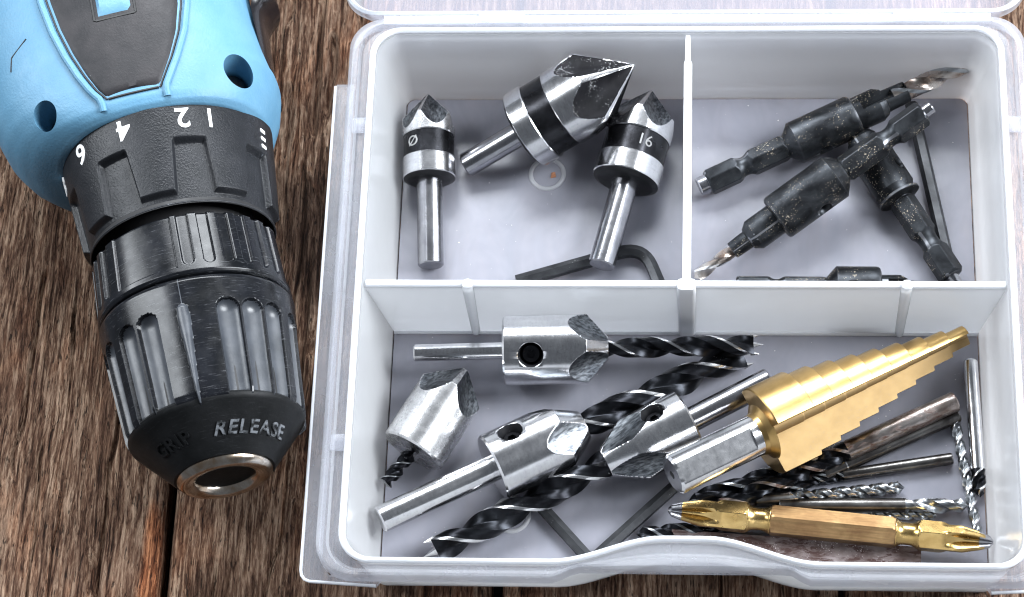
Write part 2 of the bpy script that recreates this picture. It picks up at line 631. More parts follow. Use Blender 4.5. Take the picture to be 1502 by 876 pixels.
# ------------------------------------------------------------------ table of weathered planks
def build_table():
    top = struct(empty('tabletop'))
    edges = [-214.5, -130.2, -46.2, 39.5, 124.0]
    cracks = [  # x0, y0, x1, y1, half width, depth
        (-147.5, -95, -145.5, -8, .55, 1.8), (-166.0, -95, -164.5, -30, .45, 1.3), (-148.6, -72, -148.9, -60, 1.6, 2.2),
        (-158.5, -95, -160.0, 10, .35, .9), (-101.0, 60, -100.0, 118, 1.0, 2.4), (-96.5, 66, -97.5, 92, 1.1, 2.6),
        (-93.0, 20, -94.5, 70, .5, 1.4), (-103.0, 5, -102.0, 52, .6, 1.6), (-90.5, 78, -91.0, 120, .6, 1.8),
        (-98.5, -20, -99.0, 30, .45, 1.2), (-104.0, -90, -101.0, -30, .4, 1.0), (-119.0, -95, -118.0, -60, .4, 1.0),
        (-96.6, -4, -96.2, 0, 1.2, 2.2), (-94.0, 52, -93.6, 57, 1.3, 2.4), (-172.0, -40, -170.0, 20, .6, 1.4),
        (-110.0, 95, -109.0, 130, .9, 2.0), (-70.0, -95, -71.0, -55, .35, .9), (10.0, -95, 9.0, -55, .4, 1.0)]
    for k in range(4):
        x0, x1 = edges[k]+.9, edges[k+1]-.9
        xs = np.linspace(x0, x1, int((x1-x0)/.42))
        ys = np.linspace(-96, 190, 190)
        X, Y = np.meshgrid(xs, ys, indexing='ij')
        wob = (vnoise(X*.04+3*k, Y*.02)-.5)*7
        XX = X+wob
        h = .50*(vnoise(XX*.9+11*k, Y*.030)-.5)+.45*(vnoise(XX*.38+31*k, Y*.012)-.5)+.25*(vnoise(XX*1.7+5*k, Y*.08)-.5)
        rough = sstep(-128, -108, X)*(1-sstep(-86, -70, X))*sstep(-5, 60, Y)      # the torn strip beside the box
        torn = vnoise(XX*.28+70, Y*.035)-.5
        h = h+rough*(1.6*torn-.9*np.clip(np.abs(vnoise(XX*.22+9, Y*.03+4)-.5)*-9+1, 0, 1))
        for (cx0, cy0, cx1, cy1, hw, dp) in cracks:
            tt = np.clip((Y-cy0)/(cy1-cy0), 0, 1)
            cx = cx0+(cx1-cx0)*tt+(vnoise(Y*.09+cx0, Y*0+cy0)-.5)*2.2
            end = sstep(cy0-3, cy0+4, Y)*(1-sstep(cy1-4, cy1+3, Y))
            h = h-dp*end*np.exp(-((X-cx)/hw)**2)
        # rounded, chipped arris at each long edge
        eg = np.minimum(X-x0, x1-X)
        chip = 1.2+1.6*vnoise(Y*.06+k*9, Y*0+k)
        h = h-np.clip(1-eg/chip, 0, 1)**2*2.2
        Z = h-.75
        edge_drop = np.minimum(np.arange(len(xs)), np.arange(len(xs))[::-1]) == 0
        Z[edge_drop, :] = -9
        nx, ny = X.shape
        wav = (vnoise(Y*.05+k*17, Y*0+3)-.5)*.9
        X = X+wav*np.clip(1-eg/3, 0, 1)
        V = np.stack([X, Y, Z], -1).reshape(-1, 3)
        i = np.arange(nx-1)[:, None]
        j = np.arange(ny-1)[None, :]
        F = np.stack([i*ny+j, (i+1)*ny+j, (i+1)*ny+j+1, i*ny+j+1], -1).reshape(-1, 4)
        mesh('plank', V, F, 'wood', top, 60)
    box('batten', -230, 140, -100, 195, -12, -10, 'dark_under', top, 0)


build_table()


# ------------------------------------------------------------------ storage box
NSEG = 10


def bump_front(x, x0=-31, x1=33, h=6.1):
    u = np.clip((x-x0)/(x1-x0), 0, 1)
    return h*(sstep(0, .42, u)*(1-sstep(.58, 1, u)))


def trap(x, a=-30, b=-25, c=26, d=30, h=2.6):
    return h*np.clip((x-a)/(b-a), 0, 1)*np.clip((d-x)/(d-c), 0, 1)


def rrect(x0, x1, y0, y1, r, front=None, nfront=72):
    """rounded rectangle, anticlockwise from the front-left corner, with a shaped front edge"""
    P = []
    for k in range(nfront+1):
        x = x0+r+(x1-x0-2*r)*k/nfront
        P.append((x, y0+(float(front(np.array(x))) if front else 0)))
    for cx, cy, a0 in ((x1-r, y0+r, -90), (x1-r, y1-r, 0), (x0+r, y1-r, 90), (x0+r, y0+r, 180)):
        for k in range(NSEG+1):
            a = rad(a0+90*k/NSEG)
            P.append((cx+r*cos(a), cy+r*sin(a)))
    return P


def loft(name, loops, mat, parent, closed=True, angle=40, cap=False):
    """loops: list of (points, z) of one length; closed ties the last loop back to the first"""
    V, F = [], []
    n = len(loops[0][0])
    for pts, z in loops:
        V += [(p[0], p[1], z) for p in pts]
    m = len(loops)
    for k in range(m if closed else m-1):
        a, b = k*n, ((k+1) % m)*n
        for q in range(n):
            F.append((a+q, a+(q+1) % n, b+(q+1) % n, b+q))
    if cap:
        F.append(tuple(range(n))[::-1])
        F.append(tuple((m-1)*n+q for q in range(n)))
    return mesh(name, V, F, mat, parent, angle)


def lerp_loop(A, B, u):
    return [(a[0]+(b[0]-a[0])*u, a[1]+(b[1]-a[1])*u) for a, b in zip(A, B)]


def build_box():
    root = empty('storage_box', (0, 0, 0))
    tag(root, 'open milky clear plastic compartment box holding drill bits', 'storage box')
    # wall shell
    in_top = rrect(-80, 80, -71.2, 73.0, 6.5, bump_front)
    in_bot = rrect(-75.2, 75.2, -66.6, 69.8, 2.2, bump_front)
    out_bot = rrect(-76.6, 76.6, -68.0, 71.2, 3.2, bump_front)
    out_top = rrect(-81.2, 81.2, -72.4, 74.2, 7.5, bump_front)
    loft('wall', [(in_top, 30.6), (lerp_loop(in_top, in_bot, .5), 16), (lerp_loop(in_top, in_bot, .96), 3.0), (in_bot, 1.6), (lerp_loop(in_bot, out_bot, .6), .2), (out_bot, .25), (out_top, 30.0)], 'pp_wall', root)
    fl = rrect(-75.0, 75.0, -66.4, 69.6, 2.2, bump_front)
    loft('floor_panel', [(fl, .7), (fl, 1.9)], 'pp_floor', root, closed=False, cap=True)
    # raised lip round the opening
    lip0 = rrect(-80.2, 80.2, -71.4, 73.2, 6.6, bump_front)
    lip1 = rrect(-81.9, 81.9, -72.9, 74.6, 8.0, bump_front)
    L = []
    for k in range(10):
        a = 2*pi*k/10
        L.append((lerp_loop(lip0, lip1, .5-.5*cos(a)), 31.3+.9*sin(a)))
    loft('rim_lip', L, 'pp_edge', root)
    # rim flange: channel, outer ridge and skirt
    fl_out = rrect(-87.4, 87.4, -75.4, 77.8, 8.5, trap)
    fl_in = rrect(-81.6, 81.6, -72.6, 74.4, 7.6, bump_front)
    pr = [(0.0, 29.6), (.12, 29.3), (.40, 29.2), (.52, 30.4), (.60, 30.9), (.86, 30.9), (.96, 30.6), (1.0, 30.0), (1.01, 25.2), (.93, 25.2), (.88, 29.4), (.60, 29.2), (.50, 28.2), (0.0, 28.2)]
    loft('rim_flange', [(lerp_loop(fl_in, fl_out, u), z) for u, z in pr], 'pp_rim', root)
    # lower ledges outside the long side skirts
    for s in (-1, 1):
        V = [(s*91.4, -72.4), (s*91.15, -73.8), (s*90.4, -74.8), (s*89.2, -75.3), (s*73.0, -76.3), (s*71.5, -74.2), (s*84.5, -73.6), (s*86.6, -70.0), (s*86.6, 61.6), (s*91.0, 61.6), (s*91.4, 61.0)]
        loft('side_ledge', [(V, 23.0), (V, 24.4)], 'pp_rim', root, closed=False, cap=True)
        edge = [(s*91.4, 61.0, 24.4), (s*91.4, -72.4, 24.4), (s*91.15, -73.8, 24.4), (s*90.4, -74.8, 24.4), (s*89.2, -75.3, 24.4), (s*73.0, -76.3, 24.4)]
        tube('ledge_bead', edge, .38, 'pp_edge', root, 8)
    # pegs in the channel
    for x, y in ((-83.6, 46.5), (-83.6, -41.5), (83.6, 46.5), (83.6, -41.5)):
        b = box('channel_peg', x-1.9, x+1.9, y-2.2, y+2.2, 29.1, 30.3, 'pp_rim', root, .5)
    # long divider with its bead, ribs and junction post

    def wallx(z):
        return 75.2+(z-1.6)/29*4.75

    def plate(name, x0, x1, x0b, x1b, ya, yb, za, zb, mat):
        V = [(x0b, ya, za), (x1b, ya, za), (x1b, yb, za), (x0b, yb, za), (x0, ya, zb), (x1, ya, zb), (x1, yb, zb), (x0, yb, zb)]
        F = [(0, 1, 2, 3), (4, 5, 6, 7), (0, 1, 5, 4), (1, 2, 6, 5), (2, 3, 7, 6), (3, 0, 4, 7)]
        return mesh(name, V, F, mat, root, 30)
    plate('long_divider', -wallx(29.6)+.1, wallx(29.6)-.1, -wallx(2)+.1, wallx(2)-.1, .75, 2.15, 1.95, 29.4, 'pp_wall')
    tube('divider_bead', [(-wallx(29.4)+.5, 1.45, 29.6), (wallx(29.4)-.5, 1.45, 29.6)], .95, 'pp_edge', root, 10)
    tube('divider_fillet', [(-wallx(2)+.2, .55, 2.0), (wallx(2)-.2, .55, 2.0)], .55, 'pp_edge', root, 8)
    for x in (-53.7, 55.2):
        tube('divider_rib', [(x, .8, 1.9), (x, .8, 28.9), (x, 1.1, 30.6), (x, 1.2, 30.9)], 1.5, 'pp_wall', root, 12, taper=[.75, 1, 1, .6])
    jp = rrect(-1.5, 3.3, -.6, 2.6, .9, None, 2)
    jq = rrect(-1.2, 3.0, -.2, 2.6, .9, None, 2)
    loft('junction_post', [(jq, 1.9), (jp, 29.6), (lerp_loop(jp, jq, .6), 30.5)], 'pp_edge', root, closed=False, cap=True)
    V0 = [(0.0, 2.2), (1.8, 2.2), (1.8, 64.5), (1.55, 65.5), (1.5, 70.1), (.3, 70.1), (.25, 65.5), (0, 64.5)]
    V1 = [(-.1, 2.2), (2.0, 2.2), (2.0, 64.5), (1.6, 65.5), (1.5, 73.2), (.3, 73.2), (.2, 65.5), (-.1, 64.5)]
    loft('cross_divider', [(V0, 1.95), (V1, 29.9)], 'pp_edge', root, closed=False, cap=True, angle=30)
    # moulded rings on the floor
    for x, y in ((-36.5, 46.9), (-42.8, -49.6), (38.0, 46.9), (38.0, -50.6)):
        V, F, mi = polar(np.array([1.88, 2.25, 2.3, 2.25, 1.88])+np.arange(5)*1e-4, ring_angles(48), lambda X, T: np.interp(np.argsort(np.argsort(X[:, 0]))[:, None]+0*T, [0, 1, 2, 3, 4], [3.9, 4.05, 4.4, 4.75, 4.9]), caps=(False, False))
        order = np.array([1.88, 2.2, 2.3, 2.2, 1.88])
        rr = np.array([3.8, 3.95, 4.4, 4.85, 5.0])
        V = []
        F = []
        for k in range(5):
            for q in range(48):
                a = 2*pi*q/48
                V.append((x+rr[k]*cos(a), y+rr[k]*sin(a), order[k]))
        for k in range(4):
            for q in range(48):
                F.append((k*48+q, k*48+(q+1) % 48, (k+1)*48+(q+1) % 48, (k+1)*48+q))
        mesh('moulded_ring', V, F, 'pp_wall', root, 60)
    # hinge and the lid lying open behind
    hb = [(-79.0, 77.2), (79.0, 77.2), (79.0, 80.3), (-79.0, 80.3)]
    loft('hinge', [(hb, 28.6), (hb, 29.3)], 'pp_edge', root, closed=False, cap=True)
    for x in (-48.0, 60.0):
        box('hinge_tab', x-6, x+6, 77.6, 80.0, 29.35, 29.9, 'pp_edge', root, .2)
    lo = rrect(-90.0, 88.5, 79.6, 236, 9.0, None, 8)
    li = rrect(-88.8, 87.3, 80.8, 234.8, 8.2, None, 8)
    lf = rrect(-86.0, 84.5, 83.2, 232, 6.0, None, 8)
    lid = loft('lid', [(lo, 29.6), (lerp_loop(lo, li, .5), 30.0), (li, 29.6), (lf, 21.0), (lerp_loop(lo, lf, .9), 19.6), (lo, 27.0)], 'pp_rim', root)
    loft('lid_panel', [(lf, 19.8), (lf, 21.1)], 'pp_lid', lid, closed=False, cap=True)
    loft('lid_bead', [(lo, 29.5), (lerp_loop(lo, li, .5), 30.4), (li, 29.5), (lerp_loop(lo, li, .5), 29.0)], 'pp_edge', lid)
    return root


build_box()


# ------------------------------------------------------------------ bit builders
def facet_cut(R, tipx, startx, r_tip, ths, k=1.5):
    """flat ground faces: each plane leaves the tip at r_tip and meets the cylinder at startx"""
    def f(X, T, r):
        d = r_tip+(tipx-X)*(R-r_tip)/(tipx-startx)
        for th in ths:
            c = np.cos(np.clip(k*adiff(T, th), -pi, pi))
            lim = np.where(c > .05, d/np.maximum(c, .05), 1e3)
            r = np.minimum(r, np.maximum(lim, .02))
        return r
    return f


def facet_mats(R, tipx, startx, r_tip, ths, px, pr, k=1.5):
    def g(X, T, mi):
        r0 = np.interp(X, px, pr)
        d = r_tip+(tipx-X)*(R-r_tip)/(tipx-startx)
        m = np.zeros_like(mi)
        for th in ths:
            c = np.cos(np.clip(k*adiff(T+1e-3, th), -pi, pi))
            m |= ((c > .05) & (d/np.maximum(c, .05) < r0-.03)).astype(int)
        return m
    return g


def countersink(label, a, b, roll, R, rs, L, nf, fstart, fdark, mark=None, markth=90, rough=False):
    """L = x of collar back, collar front, band end, cone start, tip"""
    m, T = frame(a, b, roll)
    root = tag(empty('countersink_bit', mat=m), label, 'countersink bit', 'countersinks with dark bands')
    c0, c1, c2, c3, tip = L
    lathe('shank', [(0, .02), (0, rs-.35), (.35, rs), (c0+.5, rs)], 'steel_dark', root, 48, 0)
    lathe('collar', [(c0+.8, R*.5), (c0+.8, R-.22), (c0+1.05, R), (c1-.25, R), (c1, R-.2), (c1+.01, R-1)], 'steel', root, 96)
    lathe('collar_back', [(c0, .02), (c0, R-1.7), (c0+.1, R-1.5), (c0+.75, R-.30), (c0+.9, R-.28), (c0+.95, R*.6)], 'back_black', root, 96)
    lathe('band', [(c1-.3, R*.6), (c1-.3, R*.945), (c2+.3, R*.945), (c2+.3, R*.6)], 'black_band', root, 96)
    ths = [rad(90+k*360/nf) for k in range(nf)]
    prof = [(c2, R*.5), (c2, R*.96), (c2+.3, R*.985), (c3, R*.985), (tip-.25, .35), (tip, .03)]
    px, pr = prof_r(prof)
    xs = np.concatenate([[c2, c2+.002, c2+.3], np.linspace(c2+.5, tip-.3, 110), [tip-.25, tip]])
    fc = facet_cut(R, tip, fstart, .25, ths)
    V, F, mi = polar(xs, ring_angles(240), lambda X, A: fc(X, A, np.interp(X, px, pr)), facemat=facet_mats(R, tip, fstart, .25, ths, px, pr))
    mesh('cutting_head', V, F, ('steel_rough' if rough else 'steel', fdark), root, 14, mi)
    if mark:
        mid = (c1+c2)/2
        th0 = rad(markth)
        rr = R*.945

        def wrap(u, v, h):
            th = th0+u/rr
            return (mid+v, (rr+.05+h)*cos(th), (rr+.05+h)*sin(th))
        text_mesh('size_mark', mark, (c2-c1)*.66, wrap, 'etched_mark', root, .10)
    return root


def twist_section(core=.36, margin=.09, body=.94, n=16):
    """half-turn section of a twist drill -> angles, radii factors, column kinds (1 = bright margin)"""
    th, r, kind = [], [], []
    for h in (0, 1):
        b = h*pi
        for k in range(3):
            th.append(b+pi*margin*k/2)
            r.append(1.0)
            kind.append(1 if k < 2 else 0)
        for k in range(1, 6):
            th.append(b+pi*(margin+.015+.28*k/5))
            r.append(body)
            kind.append(0)
        u0 = margin+.015+.28
        for k in range(1, n):
            u = k/n
            th.append(b+pi*(u0+(1-u0)*u))
            r.append(body-(body-core)*sin(pi*min(1, u*.96+.02))**.75+(.07*u if u > .9 else 0))
            kind.append(0)
    return np.array(th), np.array(r), kind


def twist(name, x0, x1, r, pitch, mats, parent, point=1.0, phase=0., hand=1, core=.30, margin=.085, brad=False, fade=0, step=None):
    th, rf, kind = twist_section(core, margin)
    if hand < 0:
        th = -th[::-1]
        rf = rf[::-1]
        kind = (kind[::-1])[1:]+[kind[::-1][0]]
    n = max(24, int((x1-x0)/pitch*44))
    xs = np.linspace(x0, x1, n)
    cone = [] if brad else list(np.linspace(x1, x1+point, 7)[1:])
    xs = np.concatenate([xs, cone])

    def f(X, T):
        base = np.repeat(rf[None, :], X.shape[0], 0)
        if fade:
            w = sstep(x0, x0+fade, X)
            base = 1-(1-base)*w
        sc = np.where(X > x1, np.clip((x1+point-X)/max(point, .01), 0.02, 1), 1)
        return r*base*sc
    V, F, mi = polar(xs, th, f, twist=lambda X: phase+hand*2*pi*(X-x0)/pitch, colmat=kind)
    o = mesh(name, V, F, mats, parent, 32, mi)
    if brad:
        ph = phase+hand*2*pi*(x1-x0)/pitch
        tube('brad_point', [(x1-.6, 0, 0), (x1+.3, 0, 0), (x1+r*.95, 0, 0)], r*.30, mats[1], o, 8, taper=[1, .9, .04])
        for k in (0, 1):
            a = ph+pi*(.05+k)
            c, s = cos(a), sin(a)
            tube('spur', [(x1-.8, r*.86*c, r*.86*s), (x1+.1, r*.88*c, r*.88*s), (x1+r*.52, r*.95*c, r*.95*s)], r*.20, mats[1], o, 6, taper=[1.1, .9, .05])
    return o


def collar_countersink(label, a, b, roll, rs, R, L, rd, pitch, screw_x, screw_th, foff, dphase=0., mats=('drill_black', 'drill_bright'), nf=4, shmat='steel', slope=1.85):
    """brad-point drill clamped in a countersink collar. L = collar back, cylinder end, cone tip, drill end"""
    m, T = frame(a, b, roll)
    root = tag(empty('countersink_drill', mat=m), label, 'drill bit', 'brad drills with steel countersink collars')
    c0, c1, c2, end = L
    lathe('shank', [(0, .02), (0, rs-.4), (.4, rs), (c0+1, rs)], shmat, root, 48)
    collar_body(root, R, c0, c1, c2, rd, foff, nf, slope, screw_x, screw_th)
    twist('drill', c2-3.5, end, rd, pitch, mats, root, phase=dphase, hand=1, brad=True, core=.34)
    return root


def collar_body(root, R, c0, c1, c2, rd, foff, nf, slope, screw_x=None, screw_th=90, mat='steel', fm='steel_facet'):
    ths = [rad(foff+k*360/nf) for k in range(nf)]
    rt = rd*1.05
    prof = [(c0, .02), (c0, R-.5), (c0+.5, R), (c1, R), (c2, rt), (c2+.01, .02)]
    px, pr = prof_r(prof)
    fs = c2-(R-rt)*slope*(c2-c1)/(R-rt)
    xs = np.concatenate([[c0, px[1], px[2]], np.linspace(c0+1.0, fs-.2, 6), np.linspace(fs, c2, 80), [px[-1]]])
    fc = facet_cut(R, c2, fs, rt, ths, 1.32)
    V, F, mi = polar(xs, ring_angles(216), lambda X, A: np.where((X > c0+.4) & (X <= c2), fc(X, A, np.interp(X, px, pr)), np.interp(X, px, pr)), facemat=facet_mats(R, c2, fs, rt, ths, px, pr, 1.32))
    body = mesh('collar', V, F, (mat, fm), root, 14, mi)
    if screw_x is not None:
        th = rad(screw_th)
        d = Vector((0, cos(th), sin(th)))
        hr = R*.37
        o = Vector((screw_x, 0, 0))
        ct = tube('cutter', [tuple(o+d*(R*.60)), tuple(o+d*(R*.62)), tuple(o+d*(R*1.3))], hr, 'steel_soot_shade', root, 48, taper=[.80, .84, 1.1])  # near-black cutter colour paints shade onto the walls of the screw hole
        cut(body, [ct])
        # socket set screw sunk in the hole
        sr = hr*.72
        m3 = Matrix.Translation(o*S) @ d.to_track_quat('X', 'Z').to_matrix().to_4x4()
        V = []
        F = []
        rings = [(R*.58, sr, 24), (R*.70, sr, 24), (R*.725, sr*.90, 24), (R*.725, sr*.52, 6), (R*.62, sr*.50, 6)]
        for x, r_, n_ in rings:
            for q in range(24):
                an = 2*pi*q/24
                rr = r_ if n_ == 24 else r_*cos(pi/6)/cos((an % (pi/3))-pi/6)
                V.append((x, rr*cos(an), rr*sin(an)))
        for k in range(4):
            for q in range(24):
                F.append((k*24+q, k*24+(q+1) % 24, (k+1)*24+(q+1) % 24, (k+1)*24+q))
        F.append(tuple(range(4*24, 5*24)))
        V = [tuple((m3 @ (Vector(v)*S))/S) for v in V]
        mesh('set_screw', V, F, 'black_band', body, 30)
    return body


def hexr(T, af):
    return af/2/np.cos((T+pi/6) % (pi/3)-pi/6)


def hex_shank_parts(root, x0, x1, x2, x3, af=6.35, neck=2.55, mat='black_oxide'):
    """quick-change hex shank: hex x0..x1, neck to x2, hex to x3"""
    px = [x0, x0+.01, x0+.9, x1-.9, x1, (x1+x2)/2, x2, x2+.9, x3-.9, x3, x3+.01]
    env = [.02, 2.95, 3.75, 3.75, 3.15, neck, 3.15, 3.75, 3.75, 3.1, .02]
    xs = np.unique(np.concatenate([px, np.linspace(x0+.02, x0+1, 8), np.linspace(x1-1, x2+1, 26), np.linspace(x3-1, x3, 8)]))
    env2 = np.interp(xs, px, env)
    mid = (xs > x1) & (xs < x2)
    u = (xs[mid]-x1)/(x2-x1)
    env2[mid] = neck+(3.15-neck)*(np.abs(2*u-1)**2.2)
    V, F, mi = polar(xs, ring_angles(72)+pi/72, lambda X, T: np.minimum(np.interp(X, xs, env2), hexr(T, af)))
    return mesh('hex_shank', V, F, mat, root, 22)


def holder_bit(label, a, b, roll, hexx, body, cutter, nose, drill_end, rb, rc, rn, rd, dmats, setscrew_th=120, drill=True, cutflutes=2, collar=False, pitch=13, name='countersink_holder'):
    m, T = frame(a, b, roll)
    root = tag(empty(name, mat=m), label, 'drill bit', 'black hex-shank countersink holders')
    x0, x1, x2, x3 = hexx
    lathe('drill_tail', [(x0-2.6, .02), (x0-2.6, rd*.9), (x0-2.3, rd), (x0+.5, rd)], 'steel_dark', root, 32)
    hex_shank_parts(root, x0, x1, x2, x3)
    b0, b1 = body
    pr = [(x3-.3, 2.9), (x3+.2, 3.1), (b0, rb-1.6), (b0+1.5, rb), (b1-1.0, rb), (b1-.3, rb-.25), (b1, rb-.8), (b1+.02, .05)]
    if collar:
        pr = [(x3-.3, 2.9), (x3+.2, 3.1), (x3+.7, rb-.6), (x3+.9, rb), (x3+1.5, rb), (x3+1.7, rb-1.0), (b0+1, rb-.8), (b0+2, rb-.2), (b1-.6, rb-.2), (b1, rb-.8), (b1+.02, .05)]
    bo = lathe('holder_body', pr, 'black_oxide', root, 72, 1.2)
    th = rad(setscrew_th)
    d = Vector((0, cos(th), sin(th)))
    o = Vector((b0+(b1-b0)*.42, 0, 0))
    ct = tube('cutter', [tuple(o+d*(rb*.55)), tuple(o+d*(rb*1.4))], 2.0, 'black_oxide', root, 28)
    cut(bo, [ct])
    lathe('set_screw', [(rb*.50, .8), (rb*.50, 1.85), (rb*.66, 1.85), (rb*.68, 1.6), (rb*.68, .9), (rb*.55, .85)], 'steel_dark', bo, 18).matrix_local = Matrix.Translation(o*S) @ d.to_track_quat('X', 'Z').to_matrix().to_4x4()
    if cutter:
        k0, k1 = cutter
        n0, n1 = nose
        px, pv = prof_r([(b1-.2, .05), (b1-.2, rc), (k1-2.0, rc), (k1-.2, rn+.7), (k1, rn+.2), (n1-.2, rn), (n1, rn-.3), (n1+.01, .05)])
        xs = np.unique(np.concatenate([px, np.linspace(b1, n1, 60)]))

        def f(X, T):
            r = np.interp(X, px, pv)
            w = sstep(b1+1.2, b1+2.6, X)*np.where(X < n1-.02, 1, .0)
            for q in range(cutflutes):
                th0 = rad(40)+q*2*pi/cutflutes
                dd = adiff(T, th0)
                notch = (dd > -.05) & (dd < 1.05)
                r = np.where(notch & (w > .5), np.minimum(r, 1.25+.5*np.clip(dd, 0, 1)), r)
            return r
        V, F, mi = polar(xs, ring_angles(180), f)
        mesh('cutter_sleeve', V, F, 'black_oxide', root, 25)
    if drill:
        twist('drill', nose[1]-4, drill_end-1.0, rd, pitch, dmats, root, point=1.0, phase=.6, core=.56, margin=.16)
    return root


# ------------------------------------------------------------------ upper-left compartment
countersink('smallest steel countersink, worn at the tip, beside the left wall of the box', (-66.0, 17.9, 5.6), (-68.5, 66.3, 11.0), 20,
            7.1, 3.4, (23.6, 30.0, 36.2, 41.6, 48.8), 5, 37.4, 'steel_facet', '\u00d8', 36, rough=True)
countersink('largest steel countersink, tilted over its neighbour, with big soot-black faces', (-58.0, 47.3, 6.0), (-13.1, 66.4, 26.0), 43,
            10.9, 3.3, (18.0, 24.0, 30.2, 40.3, 52.8), 5, 34.2, 'steel_soot_shade')
countersink('steel countersink marked 16 leaning on a black hex key', (-21.3, 16.9, 8.0), (-8.8, 67.2, 11.0), -40,
            9.0, 3.5, (24.0, 30.5, 37.2, 43.2, 52.0), 5, 38.9, 'steel_facet', '16', 152)


def hex_key(label, pts, r, mat='key_black', roll=pi/6):
    P = [Vector(p) for p in pts]
    o = tube('hex_key', [tuple(p-P[0]) for p in P], r, mat, None, 6, roll, angle=25)
    o.location = P[0]*S
    return tag(o, label, 'hex key')


def bend(a, c, b, r, n=8):
    """polyline a-c-b with a rounded corner of radius r"""
    a, c, b = Vector(a), Vector(c), Vector(b)
    u = (a-c).normalized()
    v = (b-c).normalized()
    out = [a]
    p0, p1 = c+u*r, c+v*r
    for k in range(n+1):
        t_ = k/n
        out.append(p0*(1-t_)**2+c*2*t_*(1-t_)+p1*t_*t_)
    out.append(b)
    return [tuple(q) for q in out]


hex_key('bent black hex key under the countersink marked 16', bend((-43.5, 14.2, 3.9), (-10.6, 24.6, 3.9), (-5.0, 10.5, 3.9), 6.5), 1.75)

# ------------------------------------------------------------------ upper-right compartment
holder_bit('black hex-shank countersink holder with the long brown-tinted twist drill, lying rearmost', (3.8, 40.8, 6.0), (77.5, 75.1, 14.0), 10,
           (2.6, 11.5, 15.0, 25.2), (26.4, 45.5), (45.5, 54.0), (54.0, 60.5), 84.5, 5.7, 4.6, 2.9, 2.55, ('drill_brown', 'drill_grey'), 175, pitch=26)
holder_bit('dusty black countersink holder lying across the other two, drill towards the divider', (63.4, 55.7, 22.0), (2.7, 15.3, 4.0), 15,
           (2.2, 11.2, 15.2, 27.4), (28.9, 49.0), (49.0, 58.0), (58.0, 63.0), 75.0, 6.2, 4.3, 2.3, 1.75, ('drill_brown', 'drill_bright'), -10, pitch=22, cutflutes=0)
holder_bit('black holder with an empty side hole, hex shank pointing to the front right corner', (69.1, 14.8, 5.6), (47.5, 51.9, 8.0), 12,
           (.6, 9.4, 14.0, 25.0), (26.6, 43.0), (43, 47), (47, 49), 52, 5.8, 4.2, 2.3, 1.6, ('drill_grey', 'drill_grey'), 128, drill=False, collar=True, cutflutes=0)
holder_bit('black bit lying along the back of the long divider, only its top showing', (10.5, 11.2, 6.4), (68.0, 11.4, 5.4), 30,
           (3.0, 11.6, 15.0, 26.0), (27.2, 40.0), (40.0, 47.0), (47.0, 51.5), 57.0, 6.0, 3.9, 2.3, 1.6, ('drill_grey', 'drill_grey'), 80, cutflutes=2)
hex_key('straight black hex key by the right wall, crossed by the black holders', [(60.2, 67.0, 3.7), (69.8, 10.5, 3.7)], 1.75, 'key_black', 0)

# ------------------------------------------------------------------ lower compartment: countersink drills
collar_countersink('steel countersink collar with thin shank lying level along the long divider', (-68.4, -10.0, 12.5), (17.7, -7.1, 12.0), 0,
                   2.15, 8.9, (23.0, 44.2, 49.6, 86.2), 2.7, 28, 30.2, 122, 63, dphase=.3)
collar_countersink('steel countersink collar with thick shank reaching the left front corner', (-74.4, -55.6, 13.7), (15.2, -6.5, 6.0), 0,
                   3.45, 8.7, (31.0, 50.0, 56.6, 102.0), 3.9, 35.0, 38.0, 62, 29, dphase=.9)
collar_countersink('steel countersink collar under the gold step drill, drill pointing to the front wall', (21.9, -16.6, 12.0), (-62.2, -61.5, 6.0), 0,
                   3.2, 8.5, (22.8, 38.5, 46.5, 94.0), 3.7, 34.0, 31.0, 118, 118, dphase=2.2, shmat='steel_dark')


def stub():
    m, T = frame((-67.6, -36.2, 10.4), (-54.9, -13.5, 11.0), 0)
    root = tag(empty('countersink_stub', mat=m), 'short chewed steel countersink with a broken drill stub in its back', 'countersink bit')
    collar_body(root, 8.4, 0, 18.6, 25.4, .9, 58, 4, 1.75, None, 90, 'steel_rough', 'steel_facet')
    o = twist('drill_stub', -10.5, -1.0, 1.9, 9, ('drill_black', 'drill_grey'), root, point=1.5, phase=.4, core=.4)
    o.matrix_local = Matrix.Rotation(rad(-8), 4, 'Z')
    return root


stub()


